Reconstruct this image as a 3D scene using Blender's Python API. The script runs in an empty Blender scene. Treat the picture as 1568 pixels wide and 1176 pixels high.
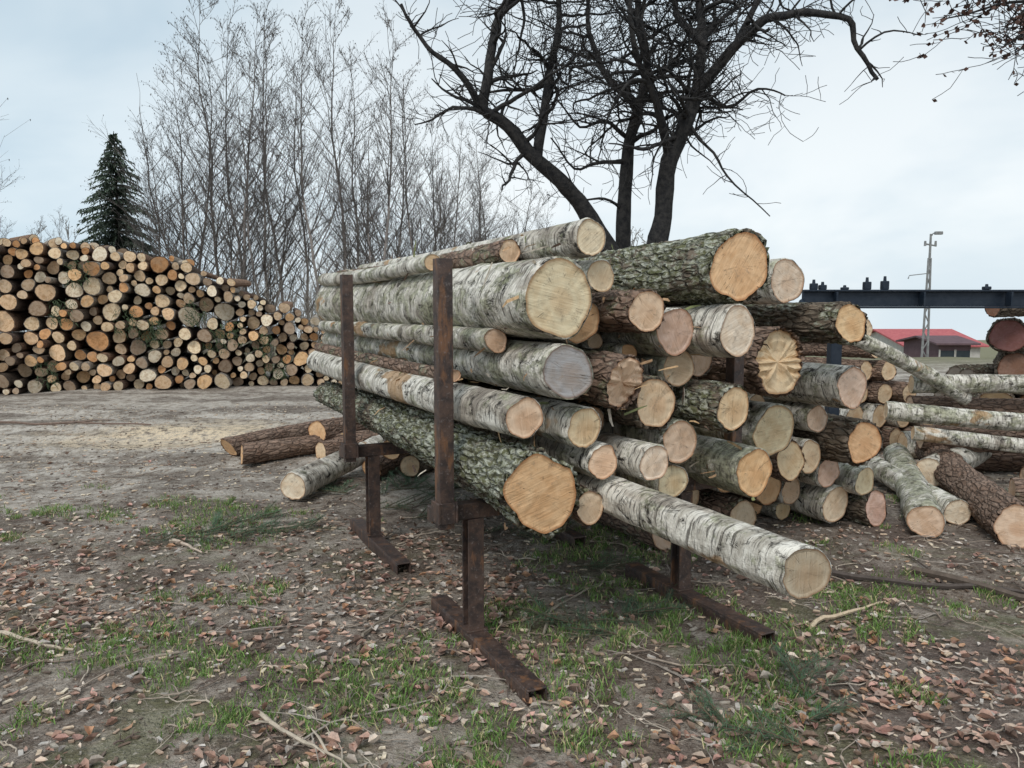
import bpy, math, random
import numpy as np
from mathutils import Vector, Matrix, noise
R=random.Random(7)
sc=bpy.context.scene
COL=bpy.context.collection
def V(*a): return Vector(a)

# ------------------------------------------------------------------ helpers
class M:
    def __init__(s): s.v=[];s.f=[];s.m=[];s.c=[]
    def add(s,vs,fs,mat=0,col=(1,1,1)):
        b=len(s.v); s.v.extend([tuple(x) for x in vs]); s.c.extend([col]*len(vs))
        for f in fs: s.f.append(tuple(i+b for i in f)); s.m.append(mat)
    def obj(s,name,mats,smooth=False,parent=None,loc=None,rot=None):
        me=bpy.data.meshes.new(name); me.from_pydata(s.v,[],s.f)
        for m in mats: me.materials.append(m)
        me.polygons.foreach_set("material_index",s.m)
        if smooth: me.polygons.foreach_set("use_smooth",[True]*len(s.f))
        a=me.color_attributes.new(name="tint",type='FLOAT_COLOR',domain='POINT')
        arr=np.ones((len(s.v),4),dtype=np.float32); arr[:,:3]=np.array(s.c,dtype=np.float32).reshape(-1,3)
        a.data.foreach_set("color",arr.ravel())
        me.update()
        o=bpy.data.objects.new(name,me); COL.objects.link(o)
        if parent: o.parent=parent
        if loc is not None: o.location=loc
        if rot is not None: o.rotation_euler=rot
        return o
def tube(m,pts,rad,n=6,mat=0,col=(1,1,1),cap=False):
    pts=[Vector(p) for p in pts]; vs=[]
    k=len(pts)
    for i,p in enumerate(pts):
        d=(pts[min(i+1,k-1)]-pts[max(i-1,0)])
        if d.length<1e-6: d=Vector((0,0,1))
        d.normalize()
        ref=Vector((0.13,0.99,0.05)) if abs(d.y)<.8 else Vector((1,0,.1))
        a=d.cross(ref).normalized(); b=d.cross(a)
        for j in range(n):
            t=2*math.pi*j/n
            vs.append(p+(a*math.cos(t)+b*math.sin(t))*rad[i])
    fs=[]
    for i in range(k-1):
        for j in range(n):
            j2=(j+1)%n
            fs.append((i*n+j,i*n+j2,(i+1)*n+j2,(i+1)*n+j))
    if cap:
        fs.append(tuple(range(n))[::-1]); fs.append(tuple((k-1)*n+j for j in range(n)))
    m.add(vs,fs,mat,col)
def box(m,c,hx,hy,hz,ax=(1,0,0),ay=(0,1,0),mat=0,col=(1,1,1),bev=0.0):
    c=Vector(c);ax=Vector(ax);ay=Vector(ay);az=Vector((0,0,1))
    if bev<=0:
        vs=[c+ax*(sx*hx)+ay*(sy*hy)+az*(sz*hz) for sx in(-1,1) for sy in(-1,1) for sz in(-1,1)]
        m.add(vs,[(0,1,3,2),(4,6,7,5),(0,4,5,1),(2,3,7,6),(0,2,6,4),(1,5,7,3)],mat,col); return
    vs=[];b=bev
    prof=[(-hx+b,-hy),(hx-b,-hy),(hx,-hy+b),(hx,hy-b),(hx-b,hy),(-hx+b,hy),(-hx,hy-b),(-hx,-hy+b)]
    for z,k in((-hz,b*.5),(-hz+b,0),(hz-b,0),(hz,b*.5)):
        for x,y in prof:
            fx=(hx-k)/hx;fy=(hy-k)/hy
            vs.append(c+ax*(x*fx)+ay*(y*fy)+az*z)
    fs=[tuple(range(8))[::-1],tuple(24+i for i in range(8))]
    for l in range(3):
        for i in range(8):
            j=(i+1)%8; fs.append((l*8+i,l*8+j,l*8+8+j,l*8+8+i))
    m.add(vs,fs,mat,col)

# ------------------------------------------------------------------ node helpers
class NT:
    def __init__(s,name,world=False):
        if world:
            s.o=bpy.data.worlds.new(name); 
        else: s.o=bpy.data.materials.new(name)
        s.o.use_nodes=True; s.t=s.o.node_tree; s.t.nodes.clear()
    def n(s,typ,**kw):
        x=s.t.nodes.new(typ)
        for k,v in kw.items(): setattr(x,k,v)
        return x
    def set(s,inp,v):
        if isinstance(v,bpy.types.NodeSocket): s.t.links.new(v,inp)
        elif isinstance(v,bpy.types.Node): s.t.links.new(v.outputs[0],inp)
        else: inp.default_value=v
    def mul(s,vec,sc_):
        x=s.n('ShaderNodeVectorMath',operation='MULTIPLY'); s.set(x.inputs[0],vec); s.set(x.inputs[1],sc_); return x.outputs[0]
    def addv(s,a,b):
        x=s.n('ShaderNodeVectorMath',operation='ADD'); s.set(x.inputs[0],a); s.set(x.inputs[1],b); return x.outputs[0]
    def math(s,op,a,b=0.0,c=0.0,clamp=False):
        x=s.n('ShaderNodeMath',operation=op,use_clamp=clamp); s.set(x.inputs[0],a); s.set(x.inputs[1],b); s.set(x.inputs[2],c); return x.outputs[0]
    def noise(s,vec,scale=1.0,detail=4.0,rough=.55,dist=0.0,out='Fac'):
        x=s.n('ShaderNodeTexNoise'); s.set(x.inputs['Vector'],vec); x.inputs['Scale'].default_value=scale
        x.inputs['Detail'].default_value=detail; x.inputs['Roughness'].default_value=rough; x.inputs['Distortion'].default_value=dist
        return x.outputs[out]
    def vor(s,vec,scale=1.0,feature='F1',out='Distance',rnd=1.0):
        x=s.n('ShaderNodeTexVoronoi',feature=feature); s.set(x.inputs['Vector'],vec); x.inputs['Scale'].default_value=scale
        x.inputs['Randomness'].default_value=rnd
        return x.outputs[out]
    def ss(s,v,a,b):
        x=s.n('ShaderNodeMapRange',interpolation_type='SMOOTHSTEP'); s.set(x.inputs['Value'],v)
        x.inputs['From Min'].default_value=a; x.inputs['From Max'].default_value=b
        return x.outputs['Result']
    def mix(s,f,a,b,mode='MIX'):
        x=s.n('ShaderNodeMix',data_type='RGBA',blend_type=mode)
        s.set(x.inputs[0],f)
        def c(v): return (v[0],v[1],v[2],1.0) if isinstance(v,tuple) and len(v)==3 else v
        s.set(x.inputs[6],c(a)); s.set(x.inputs[7],c(b)); return x.outputs[2]
    def bump(s,h,strength=.5,dist=.01,normal=None):
        x=s.n('ShaderNodeBump'); s.set(x.inputs['Height'],h); x.inputs['Strength'].default_value=strength; x.inputs['Distance'].default_value=dist
        if normal is not None: s.set(x.inputs['Normal'],normal)
        return x.outputs[0]
    def out(s,col,rough=.85,normal=None,metal=0.0,spec=.3):
        b=s.n('ShaderNodeBsdfPrincipled'); 
        s.set(b.inputs['Base Color'],col if not(isinstance(col,tuple) and len(col)==3) else (*col,1)); s.set(b.inputs['Roughness'],rough)
        s.set(b.inputs['Metallic'],metal); b.inputs['Specular IOR Level'].default_value=spec
        if normal is not None: s.set(b.inputs['Normal'],normal)
        o=s.n('ShaderNodeOutputMaterial'); s.t.links.new(b.outputs[0],o.inputs[0]); return s.o
def objcoord(k):
    tc=k.n('ShaderNodeTexCoord').outputs['Object']; oi=k.n('ShaderNodeObjectInfo')
    off=k.math('MULTIPLY',oi.outputs['Random'],57.0)
    c=k.n('ShaderNodeCombineXYZ'); k.set(c.inputs[0],off);k.set(c.inputs[1],off);k.set(c.inputs[2],off)
    return tc,k.addv(tc,c.outputs[0]),oi

def mat_birch():
    k=NT('birch_bark'); tc,p,oi=objcoord(k)
    len1=k.noise(k.mul(p,(9,9,75)),1,3,.6)
    len2=k.noise(k.mul(p,(22,22,190)),1,1,.6)
    pat=k.noise(k.mul(p,(11,11,9)),1,5,.74,.6)
    pat2=k.noise(k.mul(p,(2.6,2.6,1.6)),1,4,.62,.4)
    ton=k.noise(k.mul(p,(5,5,16)),1,4,.68)
    base=k.mix(k.ss(ton,.30,.60),(.40,.36,.30),(.84,.79,.70))
    base=k.mix(k.ss(pat2,.52,.62),base,k.mix(k.ss(ton,.4,.6),(.28,.24,.20),(.56,.50,.42)))
    base=k.mix(k.math('MULTIPLY',k.ss(len1,.57,.66),.8),base,(.07,.06,.05))
    base=k.mix(k.math('MULTIPLY',k.ss(len2,.58,.66),.55),base,(.12,.10,.085))
    base=k.mix(k.ss(pat,.58,.63),base,(.050,.043,.036))
    algae=k.noise(k.mul(p,(9,9,6)),1,5,.80)
    am=k.math('MULTIPLY',k.ss(k.math('ADD',algae,k.math('MULTIPLY',k.math('SUBTRACT',oi.outputs['Alpha'],.5),.26)),.48,.60),.72)
    agc=k.mix(k.ss(k.noise(k.mul(p,(34,34,24)),1,3,.7),.35,.65),(.085,.085,.045),(.42,.42,.27))
    base=k.mix(am,base,agc)
    base=k.mix(k.math('MULTIPLY',k.ss(k.math('SUBTRACT',1.0,pat2),.62,.66),.8),base,(.42,.25,.12))
    h=k.math('SUBTRACT',k.math('MULTIPLY',ton,.5),k.math('ADD',k.math('MULTIPLY',k.ss(len1,.55,.66),.5),k.ss(pat,.53,.64)))
    n=k.bump(k.math('ADD',h,k.math('MULTIPLY',algae,1.6)),1.0,.010)
    return k.out(base,.8,n,spec=.25)
def mat_rough(name,c1,c2,c3,lichen):
    k=NT(name); tc,p,oi=objcoord(k)
    w=k.noise(k.mul(p,(9,9,6)),1,2,.6,0,'Color')
    q=k.addv(k.mul(p,(1,1,.36)),k.mul(w,(.06,.06,.06)))
    e=k.vor(q,26,'DISTANCE_TO_EDGE'); cellc=k.vor(q,26,'F1','Color')
    cb=k.n('ShaderNodeSeparateColor'); k.set(cb.inputs[0],cellc)
    nz=k.noise(k.mul(p,(40,40,25)),1,4,.75)
    col=k.mix(cb.outputs[0],c1,c2); col=k.mix(k.ss(nz,.35,.7),col,c3)
    li=k.noise(k.mul(p,(8,8,5)),1,6,.78)
    lm=k.ss(k.math('ADD',li,k.math('MULTIPLY',k.math('SUBTRACT',oi.outputs['Alpha'],.5),.3)),.53,.60)
    lc=k.mix(k.ss(nz,.42,.6),(.14,.15,.07),lichen)
    col=k.mix(k.math('MULTIPLY',lm,.85),col,lc)
    col=k.mix(k.ss(e,.0,.09),k.mix(.6,col,(.02,.015,.012)),col)
    h=k.math('ADD',k.ss(e,0,.2),k.math('MULTIPLY',nz,.9))
    return k.out(col,.9,k.bump(h,1.0,.016),spec=.2)
def mat_wood():
    k=NT('cut_wood'); tc,p,oi=objcoord(k)
    flat=k.mul(tc,(1,1,0)); wob=k.noise(p,9,2,.5,0,'Color')
    L=k.n('ShaderNodeVectorMath',operation='LENGTH'); k.set(L.inputs[0],k.addv(flat,k.mul(wob,(.03,.03,.0))))
    r=L.outputs['Value']
    rings=k.math('SINE',k.math('MULTIPLY',r,620)); rings2=k.math('SINE',k.math('MULTIPLY',r,170))
    ang=k.n('ShaderNodeVectorMath',operation='NORMALIZE'); k.set(ang.inputs[0],flat)
    cr=k.noise(k.addv(k.mul(ang.outputs[0],(5,5,5)),k.mul(p,(1.5,1.5,1.5))),1.6,1,.5)
    blot2=k.noise(p,26,4,.72)
    crack=k.math('MULTIPLY',k.math('MULTIPLY',k.ss(k.math('ABSOLUTE',k.math('SUBTRACT',cr,.5)),.006,.0),k.ss(blot2,.46,.56)),.75)
    rot=k.n('ShaderNodeVectorRotate',rotation_type='Z_AXIS'); k.set(rot.inputs['Vector'],tc); k.set(rot.inputs['Angle'],k.math('MULTIPLY',oi.outputs['Random'],12.0))
    saw=k.noise(k.mul(rot.outputs[0],(130,6,6)),1,2,.6)
    blot=k.noise(p,9,4,.65,.5)
    c=oi.outputs['Color']
    rnd=k.math('FRACT',k.math('MULTIPLY',oi.outputs['Random'],7.3))
    heart=k.ss(k.math('ADD',r,k.math('MULTIPLY',blot,.07)),.10,.055)
    col=k.mix(k.math('MULTIPLY',k.ss(rings2,-1,1),.30),c,k.mix(1.0,c,(.88,.80,.72),'MULTIPLY'))
    col=k.mix(k.math('MULTIPLY',k.ss(rings,0,1),.07),col,k.mix(1.0,c,(.6,.48,.36),'MULTIPLY'))
    col=k.mix(k.math('MULTIPLY',heart,k.math('MULTIPLY',rnd,.55)),col,k.mix(1.0,c,(.76,.54,.38),'MULTIPLY'))
    col=k.mix(k.math('MULTIPLY',k.ss(blot,.42,.68),.6),col,k.mix(1.0,c,(.77,.64,.52),'MULTIPLY'))
    col=k.mix(k.math('MULTIPLY',k.ss(blot2,.56,.70),.45),col,(.32,.235,.165))
    col=k.mix(k.math('MULTIPLY',k.ss(saw,.48,.7),.35),col,k.mix(1.0,c,(1.18,1.18,1.18),'MULTIPLY'))
    tn=k.n('ShaderNodeAttribute',attribute_name='tint').outputs['Color']
    sp=k.n('ShaderNodeSeparateColor'); k.set(sp.inputs[0],tn)
    edge=k.ss(k.math('ADD',sp.outputs[0],k.math('MULTIPLY',blot2,.6)),1.0,.35)
    col=k.mix(k.math('MULTIPLY',edge,.85),col,k.mix(1.0,c,(.50,.34,.25),'MULTIPLY'))
    col=k.mix(crack,col,(.07,.05,.035))
    h=k.math('ADD',k.math('MULTIPLY',saw,1.0),k.math('ADD',k.math('MULTIPLY',blot2,.6),k.math('MULTIPLY',crack,-3)))
    return k.out(col,.75,k.bump(h,.7,.004),spec=.25)
BIRCH=mat_birch()
PINE=mat_rough('pine_bark',(.28,.175,.125),(.40,.28,.215),(.22,.155,.12),(.42,.40,.31))
ROUGH=mat_rough('old_bark',(.14,.11,.082),(.28,.215,.165),(.20,.165,.125),(.58,.59,.49))
WOOD=mat_wood()
def simple(name,c1,c2,scale=8,rough=.85,bs=.4,bd=.01,metal=0,tint=False,spec=.3):
    k=NT(name); tc=k.n('ShaderNodeTexCoord').outputs['Object']
    nz=k.noise(tc,scale,4,.7); col=k.mix(k.ss(nz,.3,.7),c1,c2)
    if tint:
        a=k.n('ShaderNodeAttribute',attribute_name='tint'); col=k.mix(1.0,a.outputs['Color'],col,'MULTIPLY')
    return k.out(col,rough,k.bump(nz,bs,bd) if bs>0 else None,metal,spec)
def mat_rust():
    k=NT('rusty_steel'); tc=k.n('ShaderNodeTexCoord').outputs['Object']
    a=k.noise(tc,14,6,.75,.3); b=k.noise(tc,60,4,.7); c=k.noise(k.mul(tc,(16,16,4)),1,5,.65)
    col=k.mix(k.ss(a,.38,.62),(.048,.036,.034),(.115,.072,.056))
    col=k.mix(k.math('MULTIPLY',k.ss(c,.54,.67),.8),col,(.25,.12,.06))
    col=k.mix(k.math('MULTIPLY',k.ss(b,.56,.70),.55),col,(.24,.20,.19))
    return k.out(col,k.mix(a,(.35,)*3,(.7,)*3),k.bump(k.math('ADD',a,b),.5,.005),.2,.5)
RUST=mat_rust()

# ------------------------------------------------------------------ terrain
def sst(a,b,x):
    t=min(1,max(0,(x-a)/(b-a))); return t*t*(3-2*t)
def gh(x,y):
    d=math.hypot(x,y)
    z=noise.noise(V(x*.45,y*.45,0))*.035+noise.noise(V(x*1.7,y*1.7,3))*.020
    if d<40: z+=noise.noise(V(x*6,y*6,5))*.012
    t=(x-2.3)*.35+(y-3.95)*.94
    z-=.035*math.exp(-(t/.16)**2)*sst(1.2,2.2,x)*sst(8,5,x)
    for o_ in(0,1.5,3.1):
        t=(y-7.6-o_)+(x+4)*.18+.15*noise.noise(V(x*.6,o_,0))
        z+=(-.045*math.exp(-(t/.2)**2)+.02*math.exp(-((abs(t)-.38)/.12)**2))*sst(-.8,-2.2,x)
    if y>20: z-= (min(y,900)-20)*.035*sst(20,34,y)
    z-=2.2*sst(26,42,y)*sst(8,16,x)
    return z
def axis(lo,hi,step,far):
    a=list(np.arange(lo,hi,step)); s=step;x=hi
    up=[]
    while x<far: up.append(x); s*=1.14; x+=s
    s=step;x=lo-step;dn=[]
    while x>-far: dn.append(x); s*=1.14; x-=s
    return dn[::-1]+a+up
xs=axis(-6.5,7,.05,900); ys=[y for y in axis(1.2,12,.06,900) if y>-60]
g=M(); W=len(xs)
g.v=[(x,y,gh(x,y)) for y in ys for x in xs]; g.c=[(1,1,1)]*len(g.v)
for j in range(len(ys)-1):
    for i in range(W-1):
        a=j*W+i; g.f.append((a,a+1,a+W+1,a+W))
g.m=[0]*len(g.f)
k=NT('ground_dirt'); p=k.n('ShaderNodeTexCoord').outputs['Object']
n1=k.noise(p,.35,3,.6,.3); n2=k.noise(p,1.6,5,.72,.5); n3=k.noise(p,9,4,.76); n4=k.noise(p,55,3,.75); n5=k.noise(p,.9,3,.6)
band=k.noise(k.mul(k.addv(p,(0,0,0)),(.22,1.5,1)),1,4,.65,.4)
sep=k.n('ShaderNodeSeparateXYZ'); k.set(sep.inputs[0],p); X,Y=sep.outputs[0],sep.outputs[1]
col=k.mix(k.ss(n2,.40,.60),(.19,.148,.12),(.42,.36,.305))
farl=k.ss(Y,4.2,7.5)
col=k.mix(k.math('MULTIPLY',farl,k.ss(n1,.2,.5)),col,k.mix(k.ss(k.math('ADD',k.math('MULTIPLY',n2,.5),k.math('MULTIPLY',band,.5)),.42,.56),(.26,.22,.185),(.62,.56,.49)))
col=k.mix(k.ss(n3,.42,.64),col,k.mix(1.0,col,(.56,.51,.47),'MULTIPLY'))
mud=k.math('MULTIPLY',k.ss(n5,.40,.54),k.math('MULTIPLY',k.ss(X,.0,1.8),k.ss(Y,7.5,3.2)))
col=k.mix(k.math('MULTIPLY',mud,.72),col,k.mix(k.ss(n3,.4,.6),(.17,.12,.098),(.09,.063,.052)))
gr=k.math('MULTIPLY',k.ss(k.noise(p,1.3,4,.7,.5),.50,.62),k.ss(Y,5.8,3.6))
col=k.mix(k.math('MULTIPLY',gr,.5),col,(.135,.15,.06))
vx=k.n('ShaderNodeVectorMath',operation='LENGTH'); k.set(vx.inputs[0],k.mul(k.addv(p,(3.9,-9.2,0)),(.50,.85,0)))
sd=k.ss(k.math('ADD',vx.outputs['Value'],k.math('MULTIPLY',n2,1.8)),2.1,1.1)
col=k.mix(k.math('MULTIPLY',sd,k.ss(n3,.66,.42)),col,(.84,.67,.47))
col=k.mix(k.math('MULTIPLY',k.ss(n4,.56,.68),.6),col,(.55,.48,.41))
col=k.mix(k.math('MULTIPLY',k.ss(n4,.43,.35),.65),col,(.07,.054,.045))
fg=k.ss(Y,17,26); col=k.mix(fg,col,k.mix(n2,(.15,.15,.08),(.28,.25,.16)))
h=k.math('ADD',k.math('MULTIPLY',n3,1.2),k.math('ADD',k.math('MULTIPLY',n4,.5),k.math('MULTIPLY',n2,1.2)))
GROUND=k.out(col,k.mix(mud,(.92,)*3,(.55,)*3),k.bump(h,1.0,.04),spec=.25)
g.obj('ground',[GROUND],smooth=True)

# ------------------------------------------------------------------ foreground logs
E=V(.899,.438,0); D=V(-.438,.899,0); O=V(-.30,3.29,0)
def at(s,t,z): return O+E*s+D*t+V(0,0,z)
CREAM=(.82,.66,.475); TAN=(.80,.61,.41); ORG=(.82,.54,.31); GREY=(.40,.385,.365); PALE=(.87,.74,.57); PINK=(.77,.57,.42)
def make_log(name,p0,d,L,r0,r1,bark,wood,moss=.4,tilt=0.0,tiltdir=0.0,nseg=None,bend=0.0,split=False,lob=1.0,flare=0.0):
    d=Vector(d).normalized(); thick=bark in(PINE,ROUGH)
    n=nseg or (92 if thick else 56)
    if r0<.09: n=min(n,56)
    rings=max(10,int(L/(.033 if thick else .06)))
    sd=R.random()*100; m=M()
    bt=(.11 if bark is ROUGH else .075) if thick else .045
    ph=[R.random()*6.28 for _ in range(5)]; am=[lob*v for v in(R.uniform(.02,.06),R.uniform(.01,.04),R.uniform(.006,.02),.014,.010)]
    knots=[(R.random()*6.28,R.uniform(.2,L),R.uniform(.1,.3)) for _ in range(4)]
    bd=R.random()*6.28
    tx,ty=math.cos(tiltdir)*math.tan(tilt),math.sin(tiltdir)*math.tan(tilt)
    def rad(a,z):
        f=z/L; r=r0+(r1-r0)*f
        if flare: r*=1-flare*(1-math.exp(-z*2.5))
        k_=1
        for i in range(5): k_+=am[i]*math.cos((i+2)*a+ph[i]+z*.25)
        c,s=math.cos(a),math.sin(a)
        k_+=.06*noise.noise(V(c*1.5,s*1.5,z*1.6+sd))+.035*noise.noise(V(c*4,s*4,z*6+sd))
        for ka,kz,kh in knots:
            da=(a-ka+math.pi)%(2*math.pi)-math.pi
            q=(da*1.6)**2+((z-kz)/.09)**2
            if q<9: k_+=kh*.55*math.exp(-q)
        return r*k_
    def bark_d(a,z):
        c,s=math.cos(a)*r0,math.sin(a)*r0
        if not thick: return .0035*noise.noise(V(c*45,s*45,z*70+sd))
        q=V(c*26,s*26,z*9+sd)
        w=noise.noise(q*.8)*1.0
        e=noise.noise(q*1.2+V(w,w,0)); e2=noise.noise(q*3.1)
        return r0*bt*(1.0-min(1,abs(e)*3.0))*-1.0 + r0*.055*e2
    def off(z): 
        f=z/L; b=bend*math.sin(math.pi*f); return b*math.cos(bd),b*math.sin(bd)
    vs=[]
    for i in range(rings+1):
        z=L*(i/rings)
        ox,oy=off(z)
        for j in range(n):
            a=2*math.pi*j/n; r=rad(a,z)+bark_d(a,z)
            x,y=r*math.cos(a),r*math.sin(a)
            sh=(tx*x+ty*y)*max(0,1-z/.5) 
            if i==0: sh+=(.020 if thick else .006)*noise.noise(V(math.cos(a)*4,math.sin(a)*4,sd))
            vs.append((x+ox,y+oy,z+sh))
    fs=[(i*n+j,(i+1)*n+j,(i+1)*n+(j+1)%n,i*n+(j+1)%n)[::-1] for i in range(rings) for j in range(n)]
    m.add([Vector(v) for v in vs],fs,0)
    def cap(z,base,sgn,tl):
        rr=[1-bt*(1.25 if thick else 1),.84*(1-bt),.6,.3]; cv=[];b=len(m.v); cc=[]
        for q,f in enumerate(rr):
            for j in range(n):
                a=2*math.pi*j/n; r=rad(a,z)*f
                if q==0: r*=1+.03*noise.noise(V(math.cos(a)*3,math.sin(a)*3,sd+4))
                x,y=r*math.cos(a),r*math.sin(a)
                dz=-.003 if q else .002
                sh=(tx*x+ty*y)*tl
                if split and tl:
                    e=x*math.cos(tiltdir+1.2)+y*math.sin(tiltdir+1.2)
                    sh+= .035*noise.noise(V(e*40,sd,0))+(.03 if e>.01 else 0)
                sh+=.004*noise.noise(V(x*30,y*30,sd))
                cv.append((x,y,z+sgn*dz+sh)); cc.append((0,0,0) if q==0 else (1,1,1))
        cv.append((0,0,z-.003*sgn+(.02 if split and tl else 0))); cc.append((1,1,1))
        fl=[]
        for q in range(3):
            for j in range(n):
                j2=(j+1)%n; fl.append((q*n+j,q*n+j2,(q+1)*n+j2,(q+1)*n+j))
        for j in range(n): fl.append((3*n+j,3*n+(j+1)%n,4*n))
        if sgn>0: fl=[f[::-1] for f in fl]
        ri=base
        if sgn>0: rim=[(ri+j,ri+(j+1)%n,b+(j+1)%n,b+j) for j in range(n)]
        else: rim=[(ri+j,b+j,b+(j+1)%n,ri+(j+1)%n) for j in range(n)]
        m.add([Vector(v) for v in cv],fl,1); m.c[-len(cc):]=cc
        for f in rim: m.f.append(f); m.m.append(0)
    cap(0,0,-1,1); 
    cap(L,rings*n,1,0)
    o=m.obj(name,[bark,WOOD],smooth=True)
    me=o.data
    mi=np.array(m.m); me.polygons.foreach_set("use_smooth",(mi==0))
    q=d.to_track_quat('Z','Y'); o.rotation_mode='QUATERNION'; o.rotation_quaternion=q; o.location=p0
    o.color=(*wood,moss)
    return o
NM={'birch_bark':'birch_log','pine_bark':'pine_log','old_bark':'rough_bark_log'}
rack=[ # s z r t bark wood moss
(.321,1.546,.158,-.45,BIRCH,CREAM,.62,.175),(.524,1.796,.075,-.35,BIRCH,PALE,.40,.07),(.605,1.643,.069,-.30,BIRCH,CREAM,.5,.065),
(1.230,1.692,.178,-.45,ROUGH,ORG,.88,.17),(.771,1.495,.097,-.40,PINE,TAN,.4,.09),(.960,1.408,.109,-.35,BIRCH,PINK,.6,.10),
(1.182,1.410,.113,-.50,BIRCH,PALE,.30,.11),(.333,1.260,.107,-.50,BIRCH,GREY,.60,.105),(.633,1.203,.122,-.45,PINE,TAN,.45,.11),
(.855,1.096,.124,-.36,ROUGH,TAN,.5,.11),(1.196,1.065,.108,-.47,ROUGH,TAN,.75,.10),(.143,1.092,.079,-.50,BIRCH,TAN,.28,.08),
(.440,1.028,.084,-.45,BIRCH,TAN,.50,.08),(.529,.878,.073,-.45,BIRCH,TAN,.5,.07),(.734,.869,.076,-.52,BIRCH,PALE,.3,.075),
(1.015,.908,.103,-.33,BIRCH,PINK,.7,.10),(1.003,.722,.083,-.30,BIRCH,CREAM,.5,.08),(1.398,.745,.113,-.40,BIRCH,ORG,.85,.11),
(.216,.790,.176,-.50,ROUGH,ORG,.88,.12),(.470,.695,.073,-.45,PINE,TAN,.5,.07),(.37,1.765,.058,.10,PINE,TAN,.6,.06),
(.22,1.745,.045,.7,BIRCH,TAN,.5,.05),(.14,1.20,.03,.2,PINE,TAN,.5,.04)]
circ=[]
for s,z,r,t,b,w,mo,r1 in rack:
    circ.append((s,z,r))
    tl=R.uniform(-.12,.12); sp=False; lob=1; fl=0
    if (s,z)==(.633,1.203): tl=.45; sp=True
    if r>.17: lob=2.0; fl=.08
    jw=tuple(max(.1,c*R.uniform(.95,1.05)) for c in w)
    end=3.25+R.uniform(-.15,.2)
    dd=D+E*R.uniform(-.004,.004)+V(0,0,(r1-r)/3.7*(-.6 if z<.9 else .2))
    make_log(NM[b.name],at(s,t,z),dd,end-t,r,r1,b,jw,mo,tl,R.random()*6.28,split=sp,bend=R.uniform(0.006,.024),lob=lob,flare=fl)
make_log('birch_log',at(.612,-1.45,.712),D+V(0,0,.004),3.9,.084,.07,BIRCH,(.50,.42,.31),.42,.18,0,bend=.014)
circ.append((.612,.712,.08))
def fillers(s0,s1,z0,z1,rmin,rmax,N,t0,t1,env,L):
    for rr in np.linspace(rmax,rmin,6):
        for _ in range(N):
            s=R.uniform(s0,s1);z=R.uniform(z0,z1)
            if z+rr>env(s): continue
            if all(math.hypot(s-c[0],z-c[1])>rr*.94+c[2] for c in circ):
                circ.append((s,z,rr)); b=R.choice([BIRCH,PINE,ROUGH,BIRCH,BIRCH]); w=R.choice([TAN,CREAM,PINK,ORG])
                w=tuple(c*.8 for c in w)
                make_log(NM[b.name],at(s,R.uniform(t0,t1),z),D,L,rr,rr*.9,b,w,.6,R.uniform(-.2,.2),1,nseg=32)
fillers(.2,1.42,.70,1.60,.04,.10,250,-.28,.0,lambda s:1.60,3.3)
pile2=[(2.171,1.666,.130,.20,BIRCH,CREAM,.4),(2.465,1.426,.122,.0,ROUGH,ORG,.6),(2.042,1.211,.196,.1,PINE,TAN,.3),(2.735,1.033,.131,.2,BIRCH,CREAM,.45),
(2.209,.786,.155,.3,BIRCH,CREAM,.6),(2.781,.796,.093,.5,BIRCH,PINK,.5),(2.985,.657,.154,.3,ROUGH,ORG,.3),(2.453,.570,.130,.4,PINE,TAN,.4),
(2.728,.551,.106,.5,BIRCH,CREAM,.5),(3.014,.403,.102,.6,BIRCH,PINK,.6),(3.252,.337,.102,.5,BIRCH,TAN,.5),(3.096,.171,.125,.6,BIRCH,CREAM,.4),
(2.886,.247,.095,.8,BIRCH,PINK,.6),(2.916,.08,.07,.9,BIRCH,TAN,.6),(3.376,.135,.135,.5,ROUGH,PINK,.5),(2.62,1.23,.10,.7,PINE,PINK,.3)]
for s,z,r,t,b,w,mo in pile2:
    circ.append((s,z,r))
    make_log(NM[b.name],at(s,t,z),D+E*R.uniform(-.01,.01),2.6,r,r*.9,b,tuple(c*R.uniform(.94,1.06) for c in w),mo,R.uniform(-.15,.15),R.random()*6.28,split=(z==1.211),lob=1.3)
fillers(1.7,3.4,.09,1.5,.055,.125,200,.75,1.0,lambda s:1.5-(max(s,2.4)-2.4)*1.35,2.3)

def ground_log(name,a,b_,r,bark,wood,mo=.3,r1=None,tilt=.05,bend=.02):
    a=Vector(a);b_=Vector(b_); make_log(name,a,(b_-a),(b_-a).length,r,r1 or r*.92,bark,wood,mo,tilt,R.random()*6.28,bend=bend)
ground_log('birch_log',(2.72,4.95,.12),(3.66,7.25,.14),.115,BIRCH,PINK,.8)
ground_log('birch_log',(3.50,6.35,.15),(5.2,7.9,.25),.125,BIRCH,PALE,.4)
ground_log('birch_log',(3.10,5.25,.10),(3.25,7.2,.15),.095,BIRCH,PALE,.6)
ground_log('pine_log',(3.16,4.72,.15),(3.95,7.2,.18),.145,PINE,PINK,.05)
ground_log('birch_log',(3.30,6.75,.62),(5.9,6.2,.55),.085,BIRCH,TAN,.58,bend=.05)
ground_log('birch_log',(3.80,7.3,.80),(6.6,6.9,.76),.09,BIRCH,TAN,.58,bend=.05)
ground_log('birch_log',(3.42,6.5,.46),(5.6,5.75,.32),.065,BIRCH,TAN,.5,bend=.05)
ground_log('birch_log',(3.05,7.0,1.28),(4.3,7.25,.66),.07,BIRCH,TAN,.6,bend=.03)
ground_log('pine_log',(3.7,6.9,.36),(6.3,6.5,.30),.11,PINE,PINK,.1)
ground_log('pine_log',(3.9,7.5,.55),(6.3,7.1,.52),.12,PINE,PINK,.1)
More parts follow.
